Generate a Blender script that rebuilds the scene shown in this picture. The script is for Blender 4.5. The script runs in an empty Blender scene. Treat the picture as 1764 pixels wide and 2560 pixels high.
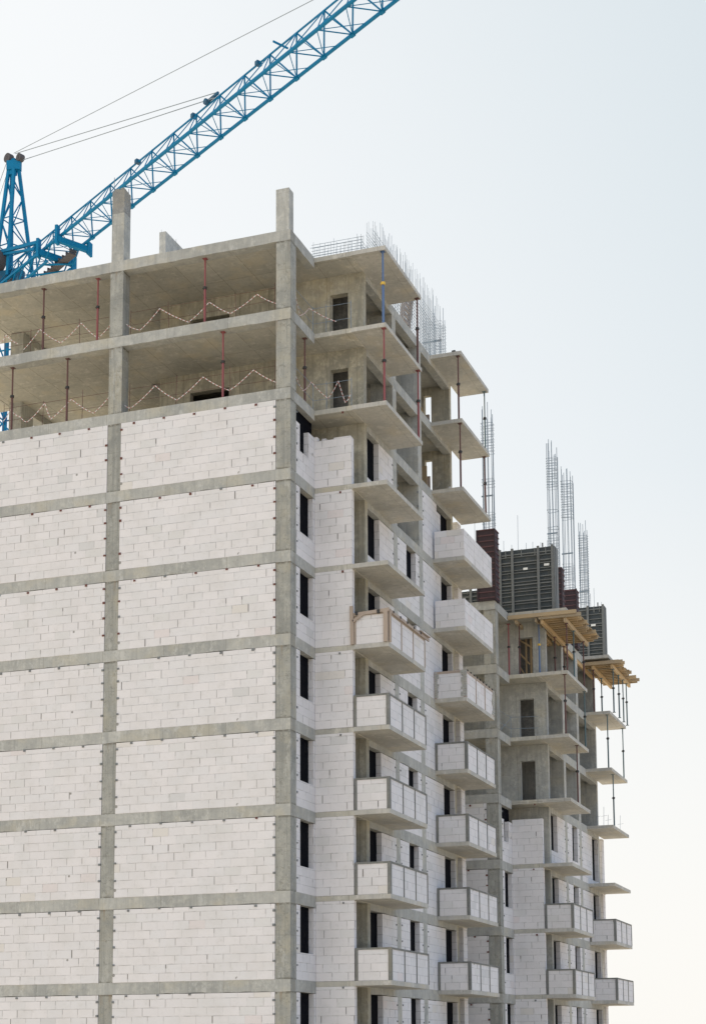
import bpy, math, random
from mathutils import Vector, Matrix
random.seed(7)
S = bpy.context.scene
COL = S.collection
R = math.radians

# ------------------------------------------------------------------ camera
ROOF = 48.0                      # top of the near block above the ground
cam_d = bpy.data.cameras.new("camera"); cam = bpy.data.objects.new("camera", cam_d); COL.objects.link(cam)
yaw, pitch, roll = 0.3486, 0.1439, -0.0056
fw = Vector((-math.sin(yaw)*math.cos(pitch), math.cos(yaw)*math.cos(pitch), math.sin(pitch)))
rt = Vector((math.cos(yaw), math.sin(yaw), 0)); up = rt.cross(fw)
r2 = math.cos(roll)*rt + math.sin(roll)*up; u2 = -math.sin(roll)*rt + math.cos(roll)*up
m = Matrix((( r2.x, u2.x, -fw.x, 20.9705), (r2.y, u2.y, -fw.y, -51.4553), (r2.z, u2.z, -fw.z, ROOF-29.4983), (0,0,0,1)))
cam.matrix_world = m
cam_d.sensor_width = 36; cam_d.lens = 4095.3/2560*36; cam_d.shift_y = 760.6/2560
cam_d.clip_start = 1; cam_d.clip_end = 9000
S.camera = cam

# ------------------------------------------------------------------ world and sun (sun stands behind the buildings, to the left)
SUN_EL, SUN_AZ = R(30), R(-58)   # azimuth from +Y, negative = towards -X
W = bpy.data.worlds.new("World"); S.world = W; W.use_nodes = True
nt = W.node_tree; nt.nodes.clear()
def N(t, **k):
    n = nt.nodes.new(t)
    for a, b in k.items(): setattr(n, a, b)
    return n
sky = N('ShaderNodeTexSky', sky_type='NISHITA', sun_disc=False)
sky.sun_elevation = SUN_EL; sky.sun_rotation = SUN_AZ
sky.air_density = 1.0; sky.dust_density = 4.0; sky.ozone_density = 1.0; sky.altitude = 50
# thin bright overcast veil over the whole sky, bluer and thinner away from the sun
tc = N('ShaderNodeTexCoord')
dot = N('ShaderNodeVectorMath', operation='DOT_PRODUCT')
dv = Vector((0.50, 0.62, 0.61)).normalized()
dot.inputs[1].default_value = dv
nt.links.new(tc.outputs['Generated'], dot.inputs[0])
mr = N('ShaderNodeMapRange'); mr.inputs[1].default_value = 0.55; mr.inputs[2].default_value = 1.0
mr.interpolation_type = 'SMOOTHSTEP'
nt.links.new(dot.outputs['Value'], mr.inputs[0])
veil = N('ShaderNodeMixRGB'); veil.inputs[1].default_value = (5.0, 5.15, 5.25, 1); veil.inputs[2].default_value = (3.35, 3.92, 4.22, 1)
nt.links.new(mr.outputs[0], veil.inputs[0])
sep = N('ShaderNodeSeparateXYZ'); nt.links.new(tc.outputs['Generated'], sep.inputs[0])
hz = N('ShaderNodeMapRange'); hz.inputs[1].default_value = 0.02; hz.inputs[2].default_value = 0.34; hz.inputs[3].default_value = 1; hz.inputs[4].default_value = 0
nt.links.new(sep.outputs[2], hz.inputs[0])
hv = N('ShaderNodeMixRGB'); hv.inputs[2].default_value = (5.5, 5.4, 5.15, 1)
nt.links.new(hz.outputs[0], hv.inputs[0]); nt.links.new(veil.outputs[0], hv.inputs[1])
add = N('ShaderNodeMixRGB', blend_type='MIX'); add.inputs[0].default_value = 0.975
# clearer, bluer sky to the right (+X), away from the sun
dr = N('ShaderNodeVectorMath', operation='DOT_PRODUCT'); dr.inputs[1].default_value = Vector((1.0, 0.0, 0.18)).normalized()
nt.links.new(tc.outputs['Generated'], dr.inputs[0])
mR = N('ShaderNodeMapRange'); mR.inputs[1].default_value = 0.16; mR.inputs[2].default_value = 0.7; mR.inputs[3].default_value = 0; mR.inputs[4].default_value = 0.9
nt.links.new(dr.outputs['Value'], mR.inputs[0])
hb = N('ShaderNodeMixRGB'); hb.inputs[2].default_value = (1.95, 2.75, 4.1, 1)
nt.links.new(mR.outputs[0], hb.inputs[0]); nt.links.new(hv.outputs[0], hb.inputs[1])
# added brightening of the veil behind the camera, to lift the front walls
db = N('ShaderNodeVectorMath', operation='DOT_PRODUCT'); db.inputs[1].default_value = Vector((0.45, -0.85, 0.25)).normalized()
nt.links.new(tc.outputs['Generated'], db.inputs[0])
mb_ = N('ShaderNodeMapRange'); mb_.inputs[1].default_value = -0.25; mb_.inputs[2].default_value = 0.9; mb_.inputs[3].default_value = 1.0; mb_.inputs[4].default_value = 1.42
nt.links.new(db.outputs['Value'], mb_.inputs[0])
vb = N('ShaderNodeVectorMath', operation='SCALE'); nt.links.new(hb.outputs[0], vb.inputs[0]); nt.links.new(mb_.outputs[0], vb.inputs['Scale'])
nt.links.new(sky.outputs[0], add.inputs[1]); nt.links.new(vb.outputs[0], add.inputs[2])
bg = N('ShaderNodeBackground'); bg.inputs[1].default_value = 0.1
out = N('ShaderNodeOutputWorld')
nt.links.new(add.outputs[0], bg.inputs[0]); nt.links.new(bg.outputs[0], out.inputs[0])
sd = bpy.data.lights.new("sun", 'SUN'); sd.energy = 5.0; sd.angle = R(0.6); sd.color = (1, 0.93, 0.82)
so = bpy.data.objects.new("sun", sd); COL.objects.link(so)
sdir = Vector((math.sin(SUN_AZ)*math.cos(SUN_EL), math.cos(SUN_AZ)*math.cos(SUN_EL), math.sin(SUN_EL)))
so.rotation_euler = sdir.to_track_quat('Z', 'Y').to_euler(); so.location = (0, 0, 120)
S.view_settings.view_transform = 'Standard'; S.view_settings.look = 'None'
S.view_settings.exposure = 0.85; S.view_settings.gamma = 1

# ------------------------------------------------------------------ materials
def mat(name, rough=0.9, metal=0.0):
    m = bpy.data.materials.new(name); m.use_nodes = True
    b = m.node_tree.nodes['Principled BSDF']
    b.inputs['Roughness'].default_value = rough; b.inputs['Metallic'].default_value = metal
    return m, m.node_tree, b
class G:
    """little node-graph helper"""
    def __init__(s, t): s.t = t
    def n(s, typ, **k):
        n = s.t.nodes.new(typ)
        for a, b in k.items(): setattr(n, a, b)
        return n
    def put(s, v, sock):
        if hasattr(v, 'is_linked') or hasattr(v, 'links'): s.t.links.new(v, sock)
        else: sock.default_value = v
    def math(s, op, a, b=0.0):
        n = s.n('ShaderNodeMath', operation=op); s.put(a, n.inputs[0]); s.put(b, n.inputs[1]); return n.outputs[0]
    def rng(s, v, a, b, c, d, smooth=False):
        n = s.n('ShaderNodeMapRange'); s.put(v, n.inputs[0])
        if smooth: n.interpolation_type = 'SMOOTHSTEP'
        for i, x in enumerate((a, b, c, d)): s.put(x, n.inputs[i+1])
        return n.outputs[0]
    def mix(s, f, a, b, mode='MIX'):
        n = s.n('ShaderNodeMixRGB', blend_type=mode); s.put(f, n.inputs[0]); s.put(a, n.inputs[1]); s.put(b, n.inputs[2]); return n.outputs[0]
    def noise(s, vec, scale, detail=4, rough=0.55):
        n = s.n('ShaderNodeTexNoise'); n.inputs['Scale'].default_value = scale; n.inputs['Detail'].default_value = detail
        n.inputs['Roughness'].default_value = rough; s.t.links.new(vec, n.inputs['Vector']); return n.outputs['Fac']
    def mapping(s, vec, sc, loc=(0,0,0)):
        n = s.n('ShaderNodeMapping'); n.inputs['Scale'].default_value = sc; n.inputs['Location'].default_value = loc
        s.t.links.new(vec, n.inputs['Vector']); return n.outputs[0]
def rgb(r, g, b): return (r, g, b, 1)

def concrete(name, base, board=0.0, pan=(1.25, 2.5), stain=1.0, mott=1.0, pit=1.0, joint=False):
    m, t, b = mat(name, 0.92); g = G(t)
    tc = g.n('ShaderNodeTexCoord'); ob = tc.outputs['Object']; uv = tc.outputs['UV']
    oi = g.n('ShaderNodeObjectInfo')
    comb = g.n('ShaderNodeCombineXYZ')
    off = g.math('MULTIPLY', oi.outputs['Random'], 40.0)
    for i in range(3): g.put(off, comb.inputs[i])
    va = g.n('ShaderNodeVectorMath', operation='ADD'); t.links.new(ob, va.inputs[0]); t.links.new(comb.outputs[0], va.inputs[1]); ov = va.outputs[0]
    n1 = g.noise(ov, 0.55, 5, 0.6); n2 = g.noise(ov, 3.1, 6, 0.7)
    n3 = g.noise(g.mapping(ov, (5.0, 5.0, 0.35)), 1.3, 4, 0.6)     # vertical run marks
    n4 = g.noise(ov, 16, 3, 0.7)
    c = rgb(*base); dk = rgb(base[0]*0.62, base[1]*0.64, base[2]*0.66); lt = rgb(min(1, base[0]*1.28), min(1, base[1]*1.26), min(1, base[2]*1.22))
    warm = rgb(base[0]*1.12, base[1]*1.04, base[2]*0.88)
    col = g.mix(g.rng(n1, 0.38, 0.64, 0, 0.75*stain), c, dk)
    col = g.mix(g.rng(n2, 0.48, 0.68, 0, 0.8*mott), col, lt)
    nb = g.noise(ov, 1.4, 6, 0.75); col = g.mix(g.rng(nb, 0.56, 0.62, 0, 0.5*mott), col, lt)      # cement blotches with crisp rims
    nd = g.noise(g.mapping(ov, (1, 1, 6)), 0.9, 5, 0.7); col = g.mix(g.rng(nd, 0.60, 0.70, 0, 0.45*mott), col, dk)   # pour lines
    col = g.mix(g.rng(n3, 0.48, 0.66, 0, 0.6*stain), col, dk)
    col = g.mix(g.rng(g.noise(ov, 0.9, 3), 0.52, 0.7, 0, 0.6), col, warm)
    col = g.mix(g.rng(n4, 0.60, 0.68, 0, min(1, 0.6*pit)), col, dk)
    n5 = g.noise(g.mapping(ov, (1, 1, 1.6)), 8.5, 4, 0.8); col = g.mix(g.rng(n5, 0.66, 0.70, 0, min(1, 0.55*pit)), col, rgb(base[0]*.45, base[1]*.44, base[2]*.42))   # honeycomb spots
    n6 = g.noise(g.mapping(ov, (9, 9, 0.22)), 1.0, 2, 0.5); col = g.mix(g.rng(n6, 0.58, 0.64, 0, 0.35*pit), col, dk)     # board marks             # small pits
    if board:
        br = g.n('ShaderNodeTexBrick'); br.offset = 0.0; br.inputs['Scale'].default_value = 1.0
        br.inputs['Brick Width'].default_value = pan[0]; br.inputs['Row Height'].default_value = pan[1]
        br.inputs['Mortar Size'].default_value = 0.014; br.inputs['Mortar Smooth'].default_value = 0.4
        br.inputs['Color1'].default_value = rgb(0.86, 0.86, 0.86); br.inputs['Color2'].default_value = rgb(1, 1, 1); br.inputs['Mortar'].default_value = rgb(0.48, 0.46, 0.42)
        t.links.new(uv, br.inputs['Vector'])
        col = g.mix(board, col, g.mix(1.0, col, br.outputs['Color'], 'MULTIPLY'))
    n7 = g.noise(ov, 4.6, 6, 0.85); col = g.mix(g.rng(n7, 0.555, 0.60, 0, min(1, 0.42*pit)), col, rgb(base[0]*.55, base[1]*.54, base[2]*.52))   # rough grey patches
    n8 = g.noise(g.mapping(ov, (1, 1, .5), (3, 7, 1)), 2.4, 6, 0.8); col = g.mix(g.rng(n8, 0.56, 0.61, 0, 0.40), col, rgb(min(1, base[0]*1.35), min(1, base[1]*1.35), min(1, base[2]*1.38)))  # cement bloom
    if joint:      # ragged pour joints and rust runs just above and below each slab
        us = g.n('ShaderNodeSeparateXYZ'); t.links.new(uv, us.inputs[0])
        fz = g.math('FRACT', g.math('ADD', g.math('DIVIDE', g.math('ADD', us.outputs[1], g.math('MULTIPLY', g.math('SUBTRACT', n2, .5), .16)), 3.0), 20.0))
        lo = g.rng(fz, 0.0, 0.028, 1, 0); hi = g.math('MULTIPLY', g.rng(fz, 0.835, 0.862, 0, 1), g.rng(fz, 0.862, 0.88, 1, 0))
        rag = g.rng(g.noise(ov, 6, 4, 0.8), 0.40, 0.50, 0, 0.95)
        col = g.mix(g.math('MULTIPLY', g.math('MAXIMUM', lo, hi), rag), col, rgb(base[0]*.36, base[1]*.34, base[2]*.30))
        rust = g.math('MULTIPLY', g.rng(fz, 0.70, 0.86, 0, 0.55), g.rng(n3, 0.56, 0.66, 0, 1))
        col = g.mix(rust, col, rgb(0.25, 0.185, 0.115))
    t.links.new(col, b.inputs['Base Color'])
    bu = g.n('ShaderNodeBump'); bu.inputs['Strength'].default_value = 0.5; bu.inputs['Distance'].default_value = 0.03
    t.links.new(g.math('ADD', n2, g.math('MULTIPLY', n4, 0.5)), bu.inputs['Height']); t.links.new(bu.outputs[0], b.inputs['Normal'])
    return m

def blocks(name):
    m, t, b = mat(name, 0.95); g = G(t)
    tc = g.n('ShaderNodeTexCoord'); uvs = g.n('ShaderNodeSeparateXYZ'); t.links.new(tc.outputs['UV'], uvs.inputs[0])
    oi = g.n('ShaderNodeObjectInfo')
    BW, BH = 0.615, 0.3
    wob = g.noise(tc.outputs['UV'], 1.7, 3)
    v = g.math('ADD', g.math('DIVIDE', uvs.outputs[1], BH), g.math('MULTIPLY', g.math('SUBTRACT', wob, 0.5), 0.05))
    row = g.math('FLOOR', v); fv = g.math('FRACT', v)
    wr = g.n('ShaderNodeTexWhiteNoise', noise_dimensions='2D'); cx = g.n('ShaderNodeCombineXYZ')
    g.put(row, cx.inputs[0]); g.put(g.math('MULTIPLY', oi.outputs['Random'], 91), cx.inputs[1]); t.links.new(cx.outputs[0], wr.inputs['Vector'])
    u = g.math('ADD', g.math('DIVIDE', uvs.outputs[0], BW), g.math('ADD', g.math('MULTIPLY', g.math('MODULO', g.math('ADD', row, 40), 2), 0.5), g.math('MULTIPLY', wr.outputs['Value'], 0.22)))
    fu = g.math('FRACT', u); cu = g.math('FLOOR', u)
    wb = g.n('ShaderNodeTexWhiteNoise', noise_dimensions='3D'); cb = g.n('ShaderNodeCombineXYZ')
    g.put(cu, cb.inputs[0]); g.put(row, cb.inputs[1]); g.put(g.math('MULTIPLY', oi.outputs['Random'], 37), cb.inputs[2]); t.links.new(cb.outputs[0], wb.inputs['Vector'])
    rr = wb.outputs['Value']
    cr = g.n('ShaderNodeValToRGB'); el = cr.color_ramp.elements; cr.color_ramp.interpolation = 'CONSTANT'
    el[0].position = 0; el[0].color = rgb(0.655, 0.630, 0.628)
    el[1].position = 0.35; el[1].color = rgb(0.678, 0.651, 0.648)
    for p, c in ((0.62, (0.650, 0.632, 0.632)), (0.93, (0.625, 0.61, 0.60)), (0.965, (0.63, 0.595, 0.555)), (0.978, (0.65, 0.595, 0.585)), (0.988, (0.57, 0.56, 0.555))):
        e = el.new(p); e.color = rgb(*c)
    t.links.new(rr, cr.inputs[0]); col = cr.outputs[0]
    ns = g.noise(tc.outputs['UV'], 9, 5, 0.7); nl = g.noise(tc.outputs['UV'], 0.8, 4, 0.6)
    col = g.mix(g.rng(ns, 0.35, 0.75, 0.0, 0.14), col, rgb(0.5, 0.48, 0.46))
    col = g.mix(g.rng(nl, 0.45, 0.70, 0.0, 0.36), col, rgb(0.52, 0.50, 0.47))
    nm = g.noise(tc.outputs['UV'], 3.2, 6, 0.8); col = g.mix(g.rng(nm, 0.58, 0.68, 0.0, 0.38), col, rgb(0.47, 0.455, 0.43))
    nk = g.noise(g.mapping(tc.outputs['UV'], (0.8, 5.5, 1)), 1.3, 5, 0.75); col = g.mix(g.rng(nk, 0.57, 0.66, 0.0, 0.30), col, rgb(0.53, 0.52, 0.50))
    wc = g.n('ShaderNodeSeparateXYZ'); t.links.new(wb.outputs['Color'], wc.inputs[0])
    jn = g.noise(tc.outputs['UV'], 2.3, 3, 0.7)
    hs = g.rng(jn, 0.36, 0.66, 0.10, 0.75)
    hl = g.math('MULTIPLY', g.rng(g.math('MULTIPLY', fv, BH), 0.006, 0.020, 1, 0), hs)
    vs = g.rng(wc.outputs[1], 0.30, 0.85, 0.22, 1.0); vw = g.rng(wc.outputs[2], 0.72, 1.0, 0.018, 0.055)
    vl = g.math('MULTIPLY', g.rng(g.math('MULTIPLY', fu, BW), g.math('MULTIPLY', vw, 0.5), vw, 1, 0), vs)
    # part of the joint only
    vl = g.math('MULTIPLY', vl, g.rng(fv, g.math('MULTIPLY', wc.outputs[0], 0.6), g.math('ADD', g.math('MULTIPLY', wc.outputs[0], 0.6), 0.1), 0.35, 1))
    sm = g.math('MULTIPLY', g.rng(g.math('MULTIPLY', fv, BH), 0.012, 0.060, 0.38, 0), g.rng(g.noise(tc.outputs['UV'], 4.1, 4, 0.7), 0.50, 0.60, 0, 1))
    col = g.mix(sm, col, rgb(0.42, 0.41, 0.40))                       # squeezed-out mortar
    ln = g.math('MAXIMUM', hl, vl)
    col = g.mix(ln, col, rgb(0.17, 0.16, 0.15))
    # chips and mortar-smeared holes
    vor = g.n('ShaderNodeTexVoronoi'); vor.inputs['Scale'].default_value = 0.9; t.links.new(tc.outputs['UV'], vor.inputs['Vector'])
    chip = g.math('MULTIPLY', g.rng(vor.outputs['Distance'], 0.045, 0.06, 1, 0), g.rng(g.noise(tc.outputs['UV'], 0.55, 2), 0.53, 0.55, 0, 1))
    col = g.mix(chip, col, rgb(0.27, 0.26, 0.24))
    t.links.new(col, b.inputs['Base Color'])
    bu = g.n('ShaderNodeBump'); bu.inputs['Strength'].default_value = 0.6; bu.inputs['Distance'].default_value = 0.015
    t.links.new(g.math('SUBTRACT', g.math('MULTIPLY', ns, 0.25), ln), bu.inputs['Height']); t.links.new(bu.outputs[0], b.inputs['Normal'])
    return m

def paint(name, base, rough=0.5, metal=0.0, dirt=0.4, dirtcol=(0.12, 0.08, 0.06), scale=3.0):
    m, t, b = mat(name, rough, metal); g = G(t)
    tc = g.n('ShaderNodeTexCoord')
    n = g.noise(tc.outputs['Object'], scale, 5, 0.7)
    t.links.new(g.mix(g.rng(n, 0.5, 0.75, 0, dirt), rgb(*base), rgb(*dirtcol)), b.inputs['Base Color'])
    return m
def timber(name, base):
    m, t, b = mat(name, 0.75); g = G(t)
    tc = g.n('ShaderNodeTexCoord'); oi = g.n('ShaderNodeObjectInfo')
    n = g.noise(g.mapping(tc.outputs['UV'], (1.2, 22, 1)), 2.0, 4, 0.6)
    n2 = g.noise(tc.outputs['Object'], 1.1, 3)
    c = g.mix(g.rng(n, 0.35, 0.7, 0, 0.5), rgb(*base), rgb(base[0]*0.55, base[1]*0.5, base[2]*0.42))
    c = g.mix(g.rng(n2, 0.45, 0.7, 0, 0.55), c, rgb(base[0]*0.7, base[1]*0.72, base[2]*0.85))
    c = g.mix(g.math('MULTIPLY', oi.outputs['Random'], 0.45), c, rgb(0.30, 0.27, 0.21))
    t.links.new(c, b.inputs['Base Color']); return m
def tape_mat():
    m, t, b = mat('barrier_tape', 0.5); g = G(t)
    tc = g.n('ShaderNodeTexCoord'); s = g.n('ShaderNodeSeparateXYZ'); t.links.new(tc.outputs['UV'], s.inputs[0])
    f = g.math('GREATER_THAN', g.math('FRACT', g.math('DIVIDE', s.outputs[0], 0.17)), 0.58)
    t.links.new(g.mix(f, rgb(0.62, 0.58, 0.56), rgb(0.40, 0.15, 0.13)), b.inputs['Base Color']); return m

M = {
 'balc': concrete('balcony_concrete', (0.47, 0.45, 0.405), board=0.5, pan=(1.25, 2.5), stain=0.6, mott=.4, pit=.4),
 'conc': concrete('cast_concrete', (0.43, 0.425, 0.39), board=0.35, pan=(9, 1.45), mott=.8),
 'conc_lt': concrete('pale_cast_concrete', (0.46, 0.455, 0.425)),
 'beam': concrete('beam_concrete', (0.405, 0.40, 0.368), board=0.5, pan=(2.45, 50), stain=0.7, mott=.7, pit=.7),
 'column': concrete('column_concrete', (0.335, 0.330, 0.296), board=0.3, pan=(9, 1.5), stain=.9, mott=.6, pit=1.6, joint=True),
 'slab': concrete('slab_concrete', (0.50, 0.475, 0.41), board=0.75, pan=(1.25, 2.5), stain=0.7, mott=.3, pit=.35),
 'wallc': concrete('shear_wall_concrete', (0.41, 0.38, 0.30), board=0.55, pan=(1.2, 3.0), stain=1.2, mott=1.1, pit=.8),
 'wet': concrete('fresh_dark_concrete', (0.27, 0.265, 0.25)),
 'core': concrete('shade_toned_concrete', (0.19, 0.185, 0.17)),  # concrete coloured darker to put shade into the inner rooms
 'frame': concrete('frame_concrete', (0.20, 0.20, 0.185), mott=.6),
 'block': blocks('aerated_blocks'),
 'dark': paint('black_window_sheet', (0.003, 0.0035, 0.006), 0.9, dirt=0.2, dirtcol=(0.006, 0.006, 0.008)),  # near-black colour standing in for room shade behind the openings
 'rustanchor': paint('rust_primer', (0.13, 0.045, 0.035), 0.8),
 'greyanchor': paint('grey_steel_tab', (0.16, 0.17, 0.17), 0.7),
 'blue': paint('crane_blue_paint', (0.003, 0.165, 0.33), 0.6, dirt=0.45, dirtcol=(0.015, 0.09, 0.15), scale=1.5),
 'blue_dk': paint('worn_dark_blue_paint', (0.02, 0.10, 0.18), 0.5, dirt=0.6),
 'cable': paint('steel_cable', (0.20, 0.24, 0.27), 0.6, dirt=0.1),
 'machine': paint('grimy_machine_steel', (0.07, 0.065, 0.07), 0.7),
 'red_prop': paint('red_prop_paint', (0.24, 0.065, 0.07), 0.7, dirt=0.7),
 'brown_prop': paint('rusty_prop_paint', (0.11, 0.05, 0.045), 0.7, dirt=0.5),
 'teal_prop': paint('grey_green_prop_paint', (0.08, 0.13, 0.14), 0.6, dirt=0.4),
 'blue_prop': paint('blue_prop_paint', (0.08, 0.14, 0.27), 0.5, dirt=0.3),
 'zinc': paint('galvanised_steel', (0.30, 0.31, 0.32), 0.5, 0.4, dirt=0.4),
 'yellow': paint('yellow_band', (0.65, 0.42, 0.05), 0.5),
 'rebar': paint('reinforcing_steel', (0.20, 0.25, 0.30), 0.7, dirt=0.4, dirtcol=(0.2, 0.14, 0.10)),
 'timber': timber('formwork_timber', (0.54, 0.37, 0.18)),
 'timber_old': timber('weathered_timber', (0.42, 0.31, 0.18)),
 'timber_rust': timber('stained_timber', (0.42, 0.33, 0.27)),
 'form_face': paint('dark_form_plywood', (0.035, 0.045, 0.050), 0.7, dirt=0.7, dirtcol=(0.10, 0.095, 0.08), scale=4),
 'form_rib': paint('form_panel_steel', (0.15, 0.155, 0.15), 0.7, dirt=0.6, dirtcol=(0.10, 0.09, 0.08)),
 'form_red': paint('red_form_steel', (0.030, 0.015, 0.020), 0.7, dirt=0.6, dirtcol=(0.03, 0.025, 0.03)),
 'form_red_rib': paint('red_form_rib', (0.10, 0.045, 0.048), 0.7, dirt=0.7, dirtcol=(0.03, 0.02, 0.025)),
 'white': paint('white_plate', (0.75, 0.74, 0.70), 0.6, dirt=0.1),
 'tape': tape_mat(),
 'black': paint('black_steel', (0.02, 0.02, 0.02), 0.6),
 'rag': paint('pale_mortar_bag', (0.55, 0.53, 0.50), 0.9),
}
for k_ in ('blue', 'blue_dk', 'rebar'): M[k_].node_tree.nodes['Principled BSDF'].inputs['Specular IOR Level'].default_value = 0.15
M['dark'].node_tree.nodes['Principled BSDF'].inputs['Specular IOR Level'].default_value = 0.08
# ground: dry pale building-site soil
gm, gt, gb = mat('site_soil', 1.0); gg = G(gt); gtc = gg.n('ShaderNodeTexCoord')
gt.links.new(gg.mix(gg.rng(gg.noise(gtc.outputs['Object'], 0.02, 8, 0.7), 0.35, 0.7, 0, 1), rgb(0.54, 0.475, 0.385), rgb(0.46, 0.41, 0.33)), gb.inputs['Base Color'])

# ------------------------------------------------------------------ mesh helpers
class MB:
    def __init__(s): s.v = []; s.f = []; s.uv = []
    def quad(s, ps, uvs):
        i = len(s.v); s.v += [tuple(p) for p in ps]; s.f.append(tuple(range(i, i+len(ps)))); s.uv += uvs
    def box(s, x0, x1, y0, y1, z0, z1, zo=0.0, uo=0.0):
        a, b, c, d = (x0,y0), (x1,y0), (x1,y1), (x0,y1)
        for p, q, ax in ((a,b,0), (b,c,1), (c,d,0), (d,a,1)):
            ps = [(p[0],p[1],z0), (q[0],q[1],z0), (q[0],q[1],z1), (p[0],p[1],z1)]
            s.quad(ps, [(w[ax]+uo, w[2]-zo) for w in ps])
        ps = [(x0,y0,z1), (x1,y0,z1), (x1,y1,z1), (x0,y1,z1)]; s.quad(ps, [(w[0], w[1]) for w in ps])
        ps = [(x0,y1,z0), (x1,y1,z0), (x1,y0,z0), (x0,y0,z0)]; s.quad(ps, [(w[0], w[1]) for w in ps])
        return s
    def rough(s, x0, x1, y0, y1, z0, z1, seed=0, a=.013, step=.33):
        """a cast beam: a long box whose arrises wander by a centimetre (always outwards on the faces)"""
        rn = random.Random(seed); ax = 0 if (x1-x0) >= (y1-y0) else 1
        l0, l1 = (x0, x1) if ax == 0 else (y0, y1); c0, c1 = (y0, y1) if ax == 0 else (x0, x1)
        n = max(2, int((l1-l0)/step)); prev = None
        for i in range(n+1):
            l = l0+(l1-l0)*i/n; e = 0 if i in (0, n) else 1
            cs = [(c0-e*rn.random()*a*.5, z0-e*rn.uniform(-a, a)), (c1+(e*rn.random()*a*.5), z0-e*rn.uniform(-a, a)), (c1+e*rn.random()*a*.4, z1+e*rn.uniform(0, a*.5)), (c0-e*rn.random()*a*.4, z1+e*rn.uniform(0, a*.7))]
            ring = [((l, c, z) if ax == 0 else (c, l, z)) for c, z in cs]
            if prev:
                for k in range(4):
                    k2 = (k+1) % 4; ps = [prev[k], ring[k], ring[k2], prev[k2]]
                    s.quad(ps, [(p[ax], p[2]) if k in (1, 3) else (p[0], p[1]) for p in ps])
            else: s.quad(ring[::-1], [(0, 0)]*4)
            prev = ring
        s.quad(prev, [(0, 0)]*4)
        return s
    def bar(s, p, q, w, h=None, upv=(0,0,1)):
        """rectangular bar from p to q"""
        h = w if h is None else h
        p = Vector(p); q = Vector(q); d = (q-p); L = d.length
        if L < 1e-6: return s
        d /= L; u = Vector(upv)
        if abs(d.dot(u)) > 0.97: u = Vector((0,1,0)) if abs(d.y) < 0.9 else Vector((1,0,0))
        a = d.cross(u).normalized(); b = a.cross(d).normalized()
        c = [(-1,-1), (1,-1), (1,1), (-1,1)]
        P = [p + a*(w/2*i) + b*(h/2*j) for i, j in c]; Q = [q + a*(w/2*i) + b*(h/2*j) for i, j in c]
        for k in range(4):
            k2 = (k+1) % 4
            s.quad([P[k], P[k2], Q[k2], Q[k]], [(0,k*0.3), (0,k*0.3+0.2), (L,k*0.3+0.2), (L,k*0.3)])
        s.quad([P[3], P[2], P[1], P[0]], [(0,0)]*4); s.quad(Q, [(0,0)]*4)
        return s
    def tube(s, p, q, r, n=6, r1=None):
        r1 = r if r1 is None else r1
        p = Vector(p); q = Vector(q); d = (q-p); L = d.length
        if L < 1e-6: return s
        d /= L; u = Vector((0,0,1)) if abs(d.z) < 0.9 else Vector((1,0,0))
        a = d.cross(u).normalized(); b = a.cross(d)
        P = []; Q = []
        for k in range(n):
            t = 2*math.pi*k/n; o = a*math.cos(t) + b*math.sin(t); P.append(p+o*r); Q.append(q+o*r1)
        for k in range(n):
            k2 = (k+1) % n
            s.quad([P[k], P[k2], Q[k2], Q[k]], [(0,k/n), (0,(k+1)/n), (L,(k+1)/n), (L,k/n)])
        s.quad(P[::-1], [(0,0)]*n); s.quad(Q, [(0,0)]*n)
        return s
    def build(s, name, m, parent=None, label=None):
        me = bpy.data.meshes.new(name); me.from_pydata(s.v, [], s.f)
        uvl = me.uv_layers.new(name='UVMap'); flat = [c for p in s.uv for c in p]; uvl.data.foreach_set('uv', flat)
        me.materials.append(M[m] if isinstance(m, str) else m); me.update()
        import bmesh
        bm = bmesh.new(); bm.from_mesh(me); bmesh.ops.recalc_face_normals(bm, faces=bm.faces); bm.to_mesh(me); bm.free()
        o = bpy.data.objects.new(name, me); COL.objects.link(o)
        if parent: o.parent = parent
        if label: o['label'] = label
        return o
def tag(o, label=None, cat=None, group=None, kind=None):
    for k, v in (('label', label), ('category', cat), ('group', group), ('kind', kind)):
        if v: o[k] = v
    return o
def thing(name, label, cat, loc=(0,0,0), group=None):
    o = bpy.data.objects.new(name, None); COL.objects.link(o); o.location = loc; o.empty_display_size = 0.5
    return tag(o, label, cat, group)
def copy_tree(o, parent=None):
    c = o.copy(); COL.objects.link(c)
    if parent: c.parent = parent
    for ch in o.children: copy_tree(ch, c)
    return c

# ------------------------------------------------------------------ ground
g_ = MB(); g_.quad([(-4000,-4000,0), (4000,-4000,0), (4000,4000,0), (-4000,4000,0)], [(0,0)]*4)
tag(g_.build('ground', gm), kind='structure')

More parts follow.
